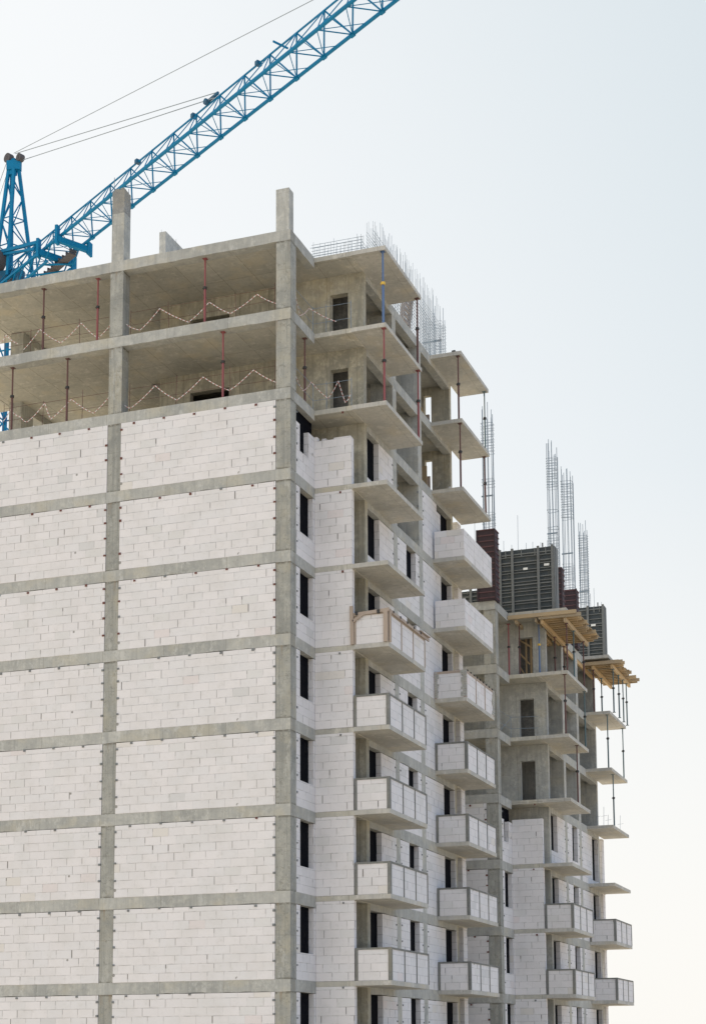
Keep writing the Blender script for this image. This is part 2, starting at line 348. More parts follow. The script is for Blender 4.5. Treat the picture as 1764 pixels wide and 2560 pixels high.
# ------------------------------------------------------------------ concrete frame blocks (local: corner arris at x=0,y=0; front faces -Y, right side +X)
FH = 3.0; BX = 1.47; Y1 = 2.34; YS = 3.65; YE = 15.2; XL = -16.2
def wall_boxes(mb, along, u0, u1, t0, t1, z0, z1, holes, zo):
    """wall with rectangular holes; along 'x' or 'y'; t0..t1 thickness range on the other axis"""
    us = sorted(set([u0, u1] + [max(u0, min(u1, h[0])) for h in holes] + [max(u0, min(u1, h[1])) for h in holes]))
    for a, b in zip(us[:-1], us[1:]):
        if b - a < 1e-4: continue
        hs = sorted([(max(z0, h[2]), min(z1, h[3])) for h in holes if h[0] < (a+b)/2 < h[1]])
        z = z0; segs = []
        for h0, h1 in hs:
            if h0 > z: segs.append((z, h0))
            z = h1
        if z < z1: segs.append((z, z1))
        for s0, s1 in segs:
            if along == 'x': mb.box(a, b, t0, t1, s0, s1, zo)
            else: mb.box(t0, t1, a, b, s0, s1, zo)
def cage(parent, x0, x1, y0, y1, z0, z1, zones=(), rv=0.016, rs=0.008, label=None, step=0.2):
    mb = MB(); rnd = random.Random(int(x0*100+y0*7+z1))
    n = 3
    pts = [(x0+(x1-x0)*i/n, y) for i in range(n+1) for y in (y0, y1)] + [(x, (y0+y1)/2) for x in (x0, x1)]
    for x, y in pts:
        mb.tube((x, y, z0), (x+rnd.uniform(-.05,.05), y+rnd.uniform(-.05,.05), z1+rnd.uniform(-.9, 0.25)), rv, 5)
    z = z0 + 0.1
    while z < z1 - 0.5:
        dense = any(a <= z-z0 <= b for a, b in zones)
        if dense or rnd.random() < 0.16:
            j = rnd.uniform(-.03, .03); r = rs if dense else rs*1.5
            c = [(x0-.02,y0-.02,z+j), (x1+.02,y0-.02,z-j), (x1+.02,y1+.02,z+j), (x0-.02,y1+.02,z-j)]
            for k in range(4): mb.tube(c[k], c[(k+1)%4], r, 4)
            if dense and rnd.random() < .5: mb.tube((x0, y0, z), (x1, y1, z+.05), rs, 4)
        z += step*0.7 if dense else step*1.5
    for zz in ((z1-z0)*.28, (z1-z0)*.52):
        mb.bar((x0-.03, y0-.04, z0+zz), (x1+.03, y0-.04, z0+zz), 0.03, 0.07)
    return mb.build('rebar_cage', 'rebar', parent, label)

def building(name, label, origin, roof, nst, n_open, par1, par2, near):
    B = thing(name, label, 'building', origin)
    Z = lambda k: roof - FH*k
    # --- floor slabs
    for k in range(nst+1):
        z = Z(k); mb = MB(); t = 0.2
        mb.box(-14.0, 0, 0.0, Y1, z-t, z); mb.box(-14.0, BX, Y1, YE, z-0.18, z)
        mb.box(XL, -14.0, 0, 4.3, z-t, z)
        mb.build('floor_slab', 'slab', B)
        for bb, nm in (((XL, 0.004, -0.004, 0.42, z-0.4, z+0.004), 'edge_beam'), ((-0.30, 0.004, 0.42, Y1-0.003, z-0.4, z+0.004), 'edge_beam'),
                       ((BX-0.32, BX+0.003, 3.95, YE-0.25, z-0.4, z+0.003), 'edge_beam'),
                       ((-13.27-.5, -13.27, 4.3, YE, z-.5, z-.2), 'inner_beam'), ((-7.6, -7.1, 4.0, YE, z-.5, z-.2), 'inner_beam')):
            mb = MB(); mb.rough(*bb, seed=k*7+len(nm)+int(bb[0]*3)); mb.build(nm, 'beam', B)
    # --- columns
    zb = 0.0
    def column(x0, x1, y0, y1, ztop, m='column'):
        mb = MB(); mb.box(x0, x1, y0, y1, zb, ztop, roof, uo=y0); return mb.build('column', m, B)
    column(-0.56, 0, 0, 0.52, Z(0)-.4, 'column' ); column(-7.29, -6.75, 0, 0.52, Z(0)-.4)
    column(-13.6, -13.06, 0, 0.52, Z(0)-.4); column(XL, XL+.56, 0, .52, Z(0)-.4)
    column(0.55, BX, 7.02, 7.48, Z(0)-.4, 'conc'); column(0.55, BX, 10.27, 10.77, Z(0)-.4, 'conc')
    column(-13.85, -13.27, YS, YS+.9, Z(0)-.2, 'conc')
    # --- shear walls across the plan at y=3.65 and the end wall
    for s in range(nst):
        zc, zf = Z(s)-0.18, Z(s+1); mb = MB()
        holes = [(0.13, 0.85, zf, Z(s)-0.92), (-1.31, -1.30, zf, zf)]
        if near: holes.append((-5.72, -4.05, zf+0.9, Z(s)-0.95))
        wall_boxes(mb, 'x', -7.03, BX, YS, YS+0.3, zf, zc, holes, zf)
        mb.build('shear_wall', 'wallc' if near else 'conc', B)
        mb = MB(); eh = [(0.3, 0.63, zf+0.7, Z(s)-0.55)] if (near and s < 2) else []
        wall_boxes(mb, 'x', -7.03, BX, YE-.25, YE, zf, zc, eh, zf); mb.build('shear_wall', 'wallc' if near else 'conc', B)
        mb = MB(); mb.box(-7.03, -6.8, YS+.3, YE-.25, zf, zc); mb.build('shear_wall', 'wallc' if near else 'conc', B)
        mb = MB()   # inner cross walls
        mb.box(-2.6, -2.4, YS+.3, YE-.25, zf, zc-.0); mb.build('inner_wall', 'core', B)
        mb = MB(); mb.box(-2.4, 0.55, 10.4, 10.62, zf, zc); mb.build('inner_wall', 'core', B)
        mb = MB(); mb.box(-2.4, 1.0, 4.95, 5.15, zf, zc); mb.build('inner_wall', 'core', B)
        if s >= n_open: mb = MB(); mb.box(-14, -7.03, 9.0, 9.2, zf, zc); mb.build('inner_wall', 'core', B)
    # --- infill
    for s in range(n_open, nst):
        zc, zf = Z(s), Z(s+1); part = (s == n_open); full = zc-0.4-(0.0 if part else .016)
        # front
        for x0, x1 in ((-6.75, -0.56), (-13.06, -7.29), (XL+.56, -13.6)):
            mb = MB(); mb.box(x0+.012, x1-.012, -0.015, 0.285, zf+.006, full-.004, zf)
            mb.build('block_wall', 'block', B)
        # side window wall on x=0
        mb = MB(); h0, h1 = zf+.95, (full if not part else zc)
        top = full-.004 if not part else zf+1.95
        wall_boxes(mb, 'y', 0.525, Y1, -0.3, -0.004, zf+.006, top, [(0.89, 2.17 if not part else 1.75, zf+.95, zc)], zf)
        mb.build('block_wall', 'block', B)
        mb = MB(); mb.box(-0.25, -0.2, 0.7, Y1+.2, zf+.96, full-.006); mb.build('room_shade_sheet', 'dark', B)  # added black sheet in the opening, painted shade of the room inside
        # bay front
        mb = MB()
        if part:
            rnd = random.Random(3 + int(near)); mb.box(0.0, 1.44, Y1, Y1+.24, zf+.006, zf+1.8, zf)
            if near: mb.box(-0.28, 0.10, Y1+.01, Y1+.22, zf+1.8, zf+1.98, zf); mb.box(0.17, .33, Y1+.30, Y1+.5, zf, zf+2.0, zf); mb.box(0.1, .75, Y1+.01, Y1+.22, zf+1.8, zf+1.81, zf); mb.box(0.75, 1.40, Y1+.01, Y1+.22, zf+1.8, zf+1.86, zf)
            else: mb.box(0.0, 1.44, Y1, Y1+.24, zf+1.8, zf+2.10, zf)
        else: mb.box(0.0, 1.44, Y1+.004, Y1+.24, zf+.006, zc-.184, zf)
        mb.build('block_wall', 'block', B)
        # right side facade
        sill = 0.82
        mb = MB(); fc = full - .004
        wall_boxes(mb, 'y', 3.96, 7.02, BX-.28, BX-.006, zf+.006, fc, [(3.98, 5.3, zf+sill, zc)], zf)
        mb.build('block_wall', 'block', B)
        mb = MB()
        if not (part and near):
            wall_boxes(mb, 'y', 7.48, 10.27, BX-.28, BX-.006, zf+.006, fc, [(8.6, 9.8, zf+sill, zc)], zf)
            mb.build('block_wall', 'block', B); mb = MB()
        if part and near:
            mb.box(BX-.28, BX-.006, 10.8, 12.8, zf+.006, fc, zf); mb.box(BX-.28, BX-.006, 12.8, 13.35, zf+.006, zf+2.3, zf)
        else:
            mb.box(BX-.28, BX-.006, 10.77, 13.33, zf+.006, fc, zf)
            mb.box(BX-.28, BX-.006, 14.85, 14.945, zf+.006, fc, zf)
            mb.box(BX-.28, BX-.006, 13.33, 14.85, zf+.006, zf+.3, zf)
        mb.build('block_wall', 'block', B)
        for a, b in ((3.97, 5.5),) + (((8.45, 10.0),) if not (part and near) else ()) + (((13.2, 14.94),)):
            mb = MB(); mb.box(BX-.26, BX-.21, a, b, zf+.31, full-.006); mb.build('room_shade_sheet', 'dark', B)  # added black sheets as room shade in the side openings
        # end pier beyond the end wall
        mb = MB(); mb.box(0.2, BX-.01, 15.92, 16.5, zf+.006, zc-.2, zf); mb.build('block_wall', 'block', B)
        mb = MB(); mb.box(0.0, BX, YE, 16.53, zf-.2, zf); mb.build('floor_slab', 'slab', B)
    # rebates of the end bay ceiling
    # --- balconies
    def balcony(k, x1, y0, y1, par):
        z = Z(k); mb = MB(); mb.box(BX+.0, x1, y0, y1, z-.16, z+.002)
        o = mb.build('balcony', 'balc', B)
        if not par: return o
        n = 3; H = 1.15; L = y1-y0
        if par == 'block':
            mb = MB(); mb.box(BX+.08, x1, y0+.0, y0+.1, z+.004, z+1.17, z); mb.build('parapet', 'block', o)
            for i in range(n):
                a = y0+.1+(L-.1)*i/n; b = y0+.1+(L-.1)*(i+1)/n
                mb = MB(); mb.box(x1-.1, x1-.001, a+.012, b-.012, z+.004, z+1.15, z, uo=i*.31); mb.build('parapet', 'block', o)
            mb = MB(); mb.box(x1-.08, x1-.03, y0+.1, y1-.02, z+.004, z+1.1); mb.build('parapet_frame', 'frame', o)
            return o
        pm = 'frame' if par == 'frame' else 'timber_rust'
        w = 0.07 if par == 'frame' else 0.10
        # frame of posts and rails
        mb = MB()
        mb.box(BX+.005, BX+.10, y0-.004, y0+.12, z+.004, z+H); mb.box(x1-.115, x1+.004, y0-.004, y0+.13, z+.004, z+H)
        mb.box(BX+.10, x1-.115, y0-.002, y0+.12, z+H-w, z+H-.002)
        mb.box(x1-.12, x1+.002, y0+.13, y1, z+H-w, z+H-.003); mb.box(x1-.12, x1+.004, y1-.06, y1+.002, z+.004, z+H-w)
        for i in (1, 2):
            yy = y0+.13+(L-.19)*i/n; mb.box(x1-.11, x1+.003, yy-.03, yy+.03, z+.004, z+H-w)
        mb.build('parapet_frame', pm, o)
        mb = MB(); mb.box(BX+.10, x1-.115, y0+.022, y0+.11, z+.004, z+H-w, z); mb.build('parapet', 'block', o)
        for i in range(n):
            a = y0+.13+(L-.19)*i/n + (.03 if i else 0); b = y0+.13+(L-.19)*(i+1)/n - (.03 if i < 2 else 0)
            mb = MB(); mb.box(x1-.10, x1-.022, a, b, z+.004, z+H-w, z, uo=i*.27); mb.build('parapet', 'block', o)
        if par in ('form', 'rough'):
            rnd = random.Random(k+int(y0)); mb = MB(); mc = MB()
            if par == 'form':
                mb.bar((BX-.02, y0-.05, z+.0), (BX-.05, y0-.05, z+1.42), .13, .05)
                mb.bar((BX+.05, y0-.04, z+1.09), (x1+.05, y0-.04, z+1.17), .05, .12); mb.bar((BX+.0, y0-.05, z+.85), (BX+.42, y0-.05, z+1.1), .05, .1)
                mb.bar((x1-.09, y0-.05, z), (x1-.09, y0-.05, z+1.2), .16, .05); mb.bar((x1+.045, y0+.08, z), (x1+.045, y0+.08, z+1.2), .05, .12)
                mb.bar((x1+.05, y0+.1, z+1.14), (x1+.05, y1+.3, z+1.14), .05, .1)
                mb.bar((x1-.16, y0+.2, z+1.14), (x1-.16, y1+.2, z+1.14), .05, .1)
                for j in range(5): y = y0+.35+j*.8; mc.box(x1-.2, x1+.1, y-.04, y+.04, z+1.12, z+1.2)
                for x in (BX+.15, x1-.35): mc.box(x-.05, x+.05, y0-.1, y0+.16, z+1.06, z+1.19)
                mb.bar((x1+.02, y1-.9, z+1.23), (x1+.04, y1+.25, z+1.23), .22, .03)
            else:
                for j in range(11):
                    zz = z+.05+j*.1
                    mb.box(BX+.02, BX+.12+rnd.uniform(0, .08), y0-.012, y0+.05, zz, zz+.08)
                    mb.box(x1-.12-rnd.uniform(0, .14), x1+.012, y0-.014, y0+.07, zz, zz+.085)
                    mb.box(x1-.02, x1+.016, y1-.1-rnd.uniform(0, .25), y1+.01, zz, zz+.08)
                for j in range(9): y = y0+.2+j*.48; mc.box(x1-.12, x1+.04, y-.035, y+.035, z+1.12, z+1.18)
            mb.build('parapet_formwork', 'timber_rust' if par == 'form' else 'conc', o); mc.build('clamps', 'black', o)
        else:
            if random.random() < .6:
                mb = MB(); mb.box(BX+.3+random.random()*.5, BX+.85+random.random()*.3, y0+.02, y0+.06, z-.012, z+.012); mb.build('mortar_smear', 'conc', o)
        return o
    for k in range(nst):
        balcony(k, 2.80, Y1, 6.69, par1(k)); balcony(k, 2.84, 12.14, 16.53, par2(k))
    # --- steel wall anchors along block panels
    anchors = []
    rnd = random.Random(11)
    def tabs(zc, zf, s):
        mt = 'greyanchor' if s in ((5, 6) if near else (8,)) else 'rustanchor'; full = zc-.4
        lst = []
        for x0, x1 in ((-6.75, -0.56), (-13.06, -7.29)):
            sh = rnd.uniform(-.25, .35)
            x = x1-.75-sh*.5
            while x > x0+.5:
                lst.append(('f', x, full-.05)); x -= 1.22
            for dz in (.27, .76, 1.36, 1.98):
                lst.append(('f', x0+.045, full-dz)); lst.append(('f', x1-.045, full-dz))
        for dz in (.3, .9, 1.5, 2.1): lst.append(('s', .60, full-dz))
        lst.append(('b', 1.02+rnd.uniform(-.1,.1), zc-.24))
        for dz in (.3, .9, 1.5): lst.append(('w', 7.58, full-dz)); lst.append(('w', 10.18, full-dz)); lst.append(('w', 6.92, full-dz)); lst.append(('w', 10.87, full-dz))
        return [((mt if rnd.random() < .85 else 'greyanchor'),)+t for t in lst if rnd.random() < .95]
    for s in range(n_open, min(nst, n_open+9)):
        anchors += tabs(Z(s), Z(s+1), s)
    if not near: anchors = [a for a in anchors if a[1] != 'f' or a[2] > -3]
    def tab(mb, kind, u, z):
        h = .036*rnd.uniform(.75, 1.15); u += rnd.uniform(-.012, .012) if kind != 'f' else rnd.uniform(-.008, .008); z += rnd.uniform(-.03, .02)
        if kind == 'f': mb.box(u-.042, u+.042, -.045, 0.0, z-h, z+h)
        elif kind == 's': mb.box(-.02, .022, u-.03, u+.03, z-h, z+h)
        elif kind == 'b': mb.box(u-h, u+h, Y1-.03, Y1+.01, z-h, z+h)
        else: mb.box(BX-.02, BX+.018, u-.035, u+.035, z-.03, z+.03)
    vis = [a for a in anchors if a[1] in 'fb' and a[2] > -11.5]; rest = [a for a in anchors if a not in vis]
    if len(vis) > 100: rest += vis[100:]; vis = vis[:100]
    for mt, kd, u, z in vis:
        mb = MB(); tab(mb, kd, u, z); mb.build('wall_anchor', mt, B)
    mb = MB()
    for mt, kd, u, z in rest: tab(mb, kd, u, z)
    tag(mb.build('small_wall_anchors', 'greyanchor', B), kind='stuff')
    return B, Z

# near block
par1n = lambda k: None if k < 5 else ('form' if k == 5 else 'frame')
par2n = lambda k: None if k < 3 else ('block' if k < 5 else ('rough' if k == 5 else 'frame'))
B1, Z1 = building('apartment_block', 'unfinished white-block apartment tower in the foreground with open concrete storeys on top', (0,0,0), ROOF, 16, 2, par1n, par2n, True)
R2 = ROOF - 8.894; O2 = (2.142, 19.597, 0)
parf = lambda k: 'frame' if k >= 5 else None
B2, Z2 = building('apartment_block', 'lower unfinished apartment block behind, with formwork panels on its roof', O2, R2, 13, 3, parf, parf, False)

# roof stubs of the near block
z0 = ROOF
mb = MB(); mb.box(-.57, -.06, 0.0, .42, z0+.004, z0+1.62, z0); mb.build('column_stub', 'conc', B1)
mb = MB(); mb.box(-7.26, -6.75, 0.0, .50, z0+.004, z0+1.93, z0); mb.build('column_stub', 'conc', B1)
mb = MB(); mb.box(-7.26, -6.75, 0.0, .50, z0+1.93, z0+2.86, z0)
for i, (a, b, h) in enumerate(((-7.2,-7.0,.10),(-7.0,-6.86,.17),(-6.92,-6.8,.08))): mb.box(a, b, .05+.1*i, .25+.1*i, z0+2.86, z0+2.86+h)
mb.build('column_stub', 'wet', B1, 'dark fresh concrete top of the left column')
mb = MB()
for x, y, h in ((-7.22, .05, 3.45), (-6.8, .42, 3.1), (-7.0, .4, 3.2)): mb.tube((x, y, z0+2.8), (x, y, z0+h), .012, 5)
mb.build('rebar', 'rebar', B1)
mb = MB(); mb.box(-7.13, -6.85, YS, 9.5, z0+.003, z0+3.0); mb.build('shear_wall', 'conc_lt', B1)
mb = MB()
for i in range(4): mb.tube((-7.1+.07*i, YS+.1+.3*i, z0+2.9), (-7.1+.07*i, YS+.1+.3*i, z0+3.15), .012, 4)
mb.build('rebar', 'rebar', B1)
# shear wall starter mesh and long facade mesh
def mesh_wall(parent, ax, fixed, u0, u1, z0, zh, zv, su, sz, rv=.009, rh=.008, curve=None, seed=1):
    mb = MB(); rnd = random.Random(seed)
    for f in fixed:
        u = u0
        while u <= u1+.01:
            t = (u-u0)/(u1-u0); hv = zv + (curve(t) if curve else 0) + rnd.uniform(-.22, .12)
            j = rnd.uniform(-.03, .03)
            p, q = ((u, f, z0), (u+j, f+j, z0+hv)) if ax == 'x' else ((f, u, z0), (f+j, u+j, z0+hv))
            mb.tube(p, q, rv, 4); u += su*rnd.uniform(.85, 1.15)
        z = z0+.12
        while z < z0+zh:
            a, b = u0-rnd.uniform(0,.1), u1+rnd.uniform(0,.15)
            zz = z+rnd.uniform(-.02,.02)
            p, q = ((a, f, zz), (b, f, z)) if ax == 'x' else ((f, a, zz), (f, b, z))
            mb.tube(p, q, rh, 4); z += sz
    return mb.build('rebar_mesh', 'rebar', parent)
mesh_wall(B1, 'x', (3.70, 3.92), -.6, 1.35, z0, 1.35, 1.30, .17, .115, .008, .009, seed=2)
mesh_wall(B1, 'y', (1.36,), 3.75, 5.2, z0, 1.3, 1.3, .2, .15, seed=5)
mesh_wall(B1, 'y', (1.10, 1.38), 5.15, 14.3, z0, 2.35, 2.75, .21, .14, .008, .0085, lambda t: .45*math.sin(t*2.2)+.1*t, seed=3)
cage(B1, .55, 1.35, 14.2, 14.9, z0, z0+3.0, ((0.1, 2.6),), .012, .007)

# far block roof: tall column cages, starters
zz = R2
cage(B2, -.52, -.03, .05, .45, zz, zz+9.7, ((3.6, 4.3), (5.4, 6.0), (7.0, 8.6)))
cage(B2, .95, 1.42, 7.05, 7.45, zz, zz+10.0, ((3.4, 5.2), (7.4, 9.2)))
cage(B2, .95, 1.48, 10.3, 10.75, zz, zz+9.8, ((3.4, 4.6), (6.8, 9.0)))
cage(B2, .85, 1.3, 14.9, 15.2, zz, zz+8.3, ((3.6, 7.6),))
mb = MB(); rnd = random.Random(4)
for i in range(15):
    x = -3.4 + i*.36; y = YS+.1+.15*(i % 2); h = 3.75+rnd.uniform(0, .35)+(1.3 if i in (10, 4) else 0)
    mb.tube((x, y, zz), (x+.02, y, zz+h), .011, 4)
for y, h in ((15.0, 4.2), (15.4, 4.6), (16.2, 4.0), (15.8, 3.7)): mb.tube((1.4+.3*(y-15), y, zz), (1.4+.3*(y-15), y, zz+h), .011, 4)
mb.build('rebar', 'rebar', B2)
mb = MB()
for x, y, h in ((1.9, 12.6, 1.3), (2.3, 12.4, 1.0), (2.5, 15.8, 1.0), (2.2, 14.0, .8)):
    k = 4; z = Z2(k-1)-0.0
    mb.tube((x, y, z), (x+.03, y, z+h), .009, 4); mb.tube((x-.12, y, z+.5), (x+.2, y, z+.55), .006, 4)
mb.build('rebar', 'rebar', B2)

# ------------------------------------------------------------------ wall and column formwork on the far roof
def wall_form(x0, x1, y0, y1, z0, h, label, ribx, name='wall_formwork', plates=()):
    T = thing(name, label, 'formwork', (x0, y0, z0)); w, d = x1-x0, y1-y0
    mb = MB(); mb.box(.03, w-.03, .06, d, 0, h); mb.build('form_sheet', 'form_face', T)
    mb = MB(); z = .04; rnd = random.Random(int(h*10+x0))
    while z < h-.05:
        mb.bar((0, .03, z+rnd.uniform(-.01,.01)), (w, .03, z+rnd.uniform(-.01,.01)), .05, .035+.02*(rnd.random() < .3)); z += rnd.choice((.13, .2, .27))
    for xx in (.14, .42, .66, .85): mb.bar((w*xx, .035, h*.9), (w*xx, .035, h), .05, .05)
    mb.build('horizontal_rib', 'form_rib', T)
    for rx in ribx:
        mb = MB(); mb.box(w*rx-.06, w*rx+.06, -.06, .01, -.05, h+.06); mb.build('waler', 'form_rib', T)
    for e_ in (w-.03, -.02): mb = MB(); mb.box(e_, e_+.05, 0, d+.02, 0, h); mb.build('end_plate', 'form_rib', T)
    for px_, pz, pw in plates:
        mb = MB(); mb.box(w*px_, w*px_+pw, -.01, .0, pz, pz+.11); mb.build('plate', 'white', T)
    mb = MB()
    mb.bar((w+.02, d*.3, 0), (w+.02, d*.3, h), .03, .03); mb.bar((w*.8, .02, h), (w*.8, .02, h+.2), .05, .05); mb.build('brace_bar', 'black', T)
    return T
def col_form(x0, x1, y0, y1, z0, h, label):
    T = thing('column_formwork', label, 'formwork', (x0, y0, z0)); w, d = x1-x0, y1-y0
    mb = MB(); mb.box(.03, w-.03, .03, d-.03, 0, h); mb.build('form_box', 'form_red', T)
    mb = MB(); z = .1; rnd = random.Random(5)
    while z < h:
        mb.box(0, w, 0, .03, z, z+.05); mb.box(w-.03, w, .03, d, z, z+.05); z += .27
    mb.build('rib', 'form_red_rib', T)
    mb = MB(); mb.box(-.02, .05, -.03, .03, 0, h); mb.box(w-.05, w+.02, -.03, .03, 0, h); mb.build('edge_angle', 'form_red', T)
    return T
ox, oy = O2[0], O2[1]
wall_form(ox-.72, ox+2.05, oy+3.42, oy+4.15, R2+.003, 3.40, 'large dark ribbed wall formwork with small white plates on the lower block', (.04, .26, .72, .97), plates=((.02, 2.3, .07), (.45, 2.35, .22), (.82, 2.45, .25)))
wall_form(ox+.55, ox+2.15, oy+14.8, oy+15.4, R2+.003, 3.40, 'dark ribbed wall formwork standing behind the far timber deck at right', (.45, .97), plates=((.55, 2.3, .25),))
wall_form(ox-3.2, ox-1.0, oy+3.42, oy+4.0, R2+.003, 1.6, 'low dark ribbed formwork mostly hidden behind the balcony of the near tower', (.5,))
col_form(ox-.78, ox+.10, oy-.15, oy+.6, R2+.008, 3.38, 'tall dark red column formwork at the front corner of the lower block roof')
col_form(ox+.90, ox+1.62, oy+6.95, oy+7.6, R2+.006, 3.36, 'narrow dark red column formwork just right of the large ribbed panel')
col_form(ox+.85, ox+1.65, oy+10.2, oy+10.9, R2+.006, 3.15, 'short wide dark red column formwork under the right-hand pair of rebar cages')

# ------------------------------------------------------------------ timber decks and shoring of the far block
def deck(x0, x1, y0, y1, ztop, label, beams, seed, front_beam=True):
    T = thing('timber_deck', label, 'formwork deck', (x0, y0, ztop-.4)); rnd = random.Random(seed)
    L = y1-y0; w = x1-x0
    for b in beams:
        mb = MB(); mb.bar((b-x0, .05, 0.0), (b-x0, L+.1, 0.0), .12, .2); mb.build('main_beam', 'timber', T)
    n = int(L/.36)
    for i in range(n+1):
        y = i*L/n; e = rnd.uniform(-.25, .25) if i else .2; mb = MB()
        mb.bar((rnd.uniform(-.05, .1), y, .19), (w+e, y, .19), .09, .17); mb.build('joist', 'timber' if i % 3 else 'timber_old', T)
    mb = MB()
    for i in range(int(L/.5)):
        a = i*.5; e = rnd.uniform(0, .35); mb.box(0.0, w-.25+e, a+.005, a+.495, .279, .305)
    mb.build('plywood', 'timber_old', T)
    return T
# first deck carries the roof-level balcony of the far block (the slab above is its balcony)
deck(ox+1.50, ox+3.30, oy+2.30, oy+7.3, R2-.172, 'yellow timber formwork deck under the top slab of the lower block', (ox+1.62, ox+2.72), 3)
deck(ox+1.50, ox+3.35, oy+12.3, oy+17.3, R2-.172, 'yellow timber formwork deck at the far right edge of the lower block', (ox+1.95, ox+2.95), 8)
def stack(x, y, z, n, label, L=2.2):
    T = thing('timber_beam_row', label, 'formwork beams', (x, y, z))
    for i in range(n):
        mb = MB(); mb.bar((0, i*.42, -.01*i), (L, i*.42, 0), .1, .16); mb.build('beam', 'timber', T)
    for i in (0, 1, 2):
        mb = MB(); mb.bar((.2+i*.9, -.1, -.19), (.2+i*.9, n*.42, -.19), .12, .18); mb.build('beam', 'timber', T)
    return T
stack(ox-1.0, oy+4.2, R2-.30, 7, 'rows of yellow timber beams under the soffit behind the top doorway of the lower block')
T = thing('timber_trestle', 'yellow timber bracing boards inside the top doorway of the lower block', 'timber bracing', (ox+.05, oy+4.25, R2-3))
for p_, q_, w_ in (((0, 0, 2.15), (.85, 0, 1.55), .12), ((0, .05, 1.5), (.5, .05, .9), .11), ((.55, .1, 0), (.55, .1, 2.3), .09), ((.0, .12, .8), (.45, .12, .05), .1), ((.3, .15, 0.), (.3, .15, 2.3), .08), ((.6, .2, 1.3), (.9, .2, .5), .11)):
    mb = MB(); mb.bar(p_, q_, w_, w_*.6); mb.build('board', 'timber', T)
T = thing('timber_edge_board', 'long yellow timber beam along the front edge of the lower block top slab', 'formwork beam', (ox+.02, oy+2.26, R2-.26))
mb = MB(); mb.bar((0, -.02, 0), (3.28, -.02, 0.0), .12, .18); mb.build('board', 'timber', T)
mb = MB(); mb.bar((.35, .1, -.19), (.35, 1.3, -.19), .12, .18); mb.bar((1.32, .1, -.19), (1.32, 1.3, -.19), .1, .18); mb.build('bearer', 'timber_old', T)
T = thing('timber_beam', 'diagonal-looking yellow timber beam below the roof edge of the lower block', 'formwork beam', (ox+1.36, oy+3.96, R2-.52))
mb = MB(); mb.bar((0.04, 0, 0), (.04, 11.3, 0), .1, .2); mb.bar((-.5, .1, .0), (-.5, 3.0, 0), .1, .2); mb.build('beam', 'timber', T)

# ------------------------------------------------------------------ steel props
def prop(x, y, z0, z1, m, label, group, r=.042, tilt=(0,0)):
    T = thing('steel_prop', label, 'steel prop', (x, y, z0), group); H = z1-z0
    tx, ty = tilt; q = lambda t: (tx*t, ty*t, H*t)
    mb = MB(); mb.box(-.08, .08, -.08, .08, .0, .012); mb.build('base_plate', m, T)
    mb = MB(); mb.tube((0, 0, .012), q(.56), r, 10); mb.build('outer_tube', m, T)
    mb = MB(); mb.tube(q(.56), (tx, ty, H-.015), r*.74, 10); mb.build('inner_tube', m, T)
    mb = MB(); mb.tube(q(.54), q(.575), r*1.75, 10); mb.bar((tx*.56-.10, ty*.56-.02, H*.555), (tx*.56+.09, ty*.56, H*.56), .018, .018); mb.build('collar', 'black' if m != 'blue_prop' else 'yellow', T)
    mb = MB(); mb.box(tx-.085, tx+.085, ty-.085, ty+.085, H-.015, H-.001); mb.build('head_plate', m, T)
    return T
G1 = 'steel props between the open storeys of the near tower'
z0, z1_, z2_, z3_ = ROOF, ROOF-3, ROOF-6, ROOF-9
prop(-10.30, .27, z1_+.005, z0-.4, 'brown_prop', 'dark rusty prop nearest the left edge in the top open storey', G1)
prop(-7.95, .25, z1_+.005, z0-.4, 'red_prop', 'bright red prop just left of the left column in the top open storey', G1)
prop(-3.50, .25, z1_+.005, z0-.4, 'red_prop', 'red prop midway between the two front columns in the top open storey', G1)
prop(-11.58, .25, z2_+.005, z1_-.4, 'brown_prop', 'dark rusty prop at the left edge of the second open storey', G1)
prop(-9.19, .25, z2_+.005, z1_-.4, 'brown_prop', 'brown prop left of the left column in the second open storey', G1)
prop(-2.74, .22, z2_+.005, z1_-.4, 'red_prop', 'red-brown prop between the two front columns in the second open storey', G1)
prop(-.15, 1.75, z2_+.005, z1_-.4, 'brown_prop', 'dark red prop right of the corner column in the second open storey', G1)
prop(2.66, 2.48, z1_+.003, z0-.16, 'blue_prop', 'blue prop with a yellow collar under the top balcony slab', G1, .05)
prop(2.68, 2.48, z2_+.003, z1_-.16, 'red_prop', 'red prop under the second balcony slab, below the blue prop', G1)
prop(2.68, 6.55, z1_+.003, z0-.16, 'brown_prop', 'dark prop at the far corner of the top balcony slab', G1)
prop(2.70, 6.50, z2_+.003, z1_-.16, 'red_prop', 'red prop at the far corner of the second balcony slab', G1)
prop(2.66, 12.3, z1_+.003, z0-.16, 'brown_prop', 'red-brown prop under the top slab of the rear balcony stack', G1)
prop(2.70, 12.3, z2_+.003, z1_-.16, 'brown_prop', 'red-brown prop under the second slab of the rear balcony stack', G1)
prop(2.69, 16.35, z1_+.003, z0-.16, 'teal_prop', 'grey-green prop at the outer corner of the rear top balcony slab', G1)
prop(2.66, 16.40, z2_+.003, z1_-.16, 'brown_prop', 'dark prop leaning at the outer corner of the rear second balcony slab', G1, tilt=(-.05, .05))
G2 = 'steel props shoring the lower block'
a0, a1, a2, a3, a4 = [R2-3*i for i in range(5)]
def p2(x, y, zb, zt, m, l, r=.04): prop(ox+x, oy+y, zb+.003, zt, m, l, G2, r)
p2(2.62, 2.5, a2, a1-.16, 'brown_prop', 'brown prop at the front corner below the first bare balcony slab of the lower block')
p2(2.70, 6.45, a2, a1-.16, 'teal_prop', 'grey-green prop at the far corner below the first bare balcony slab of the lower block')
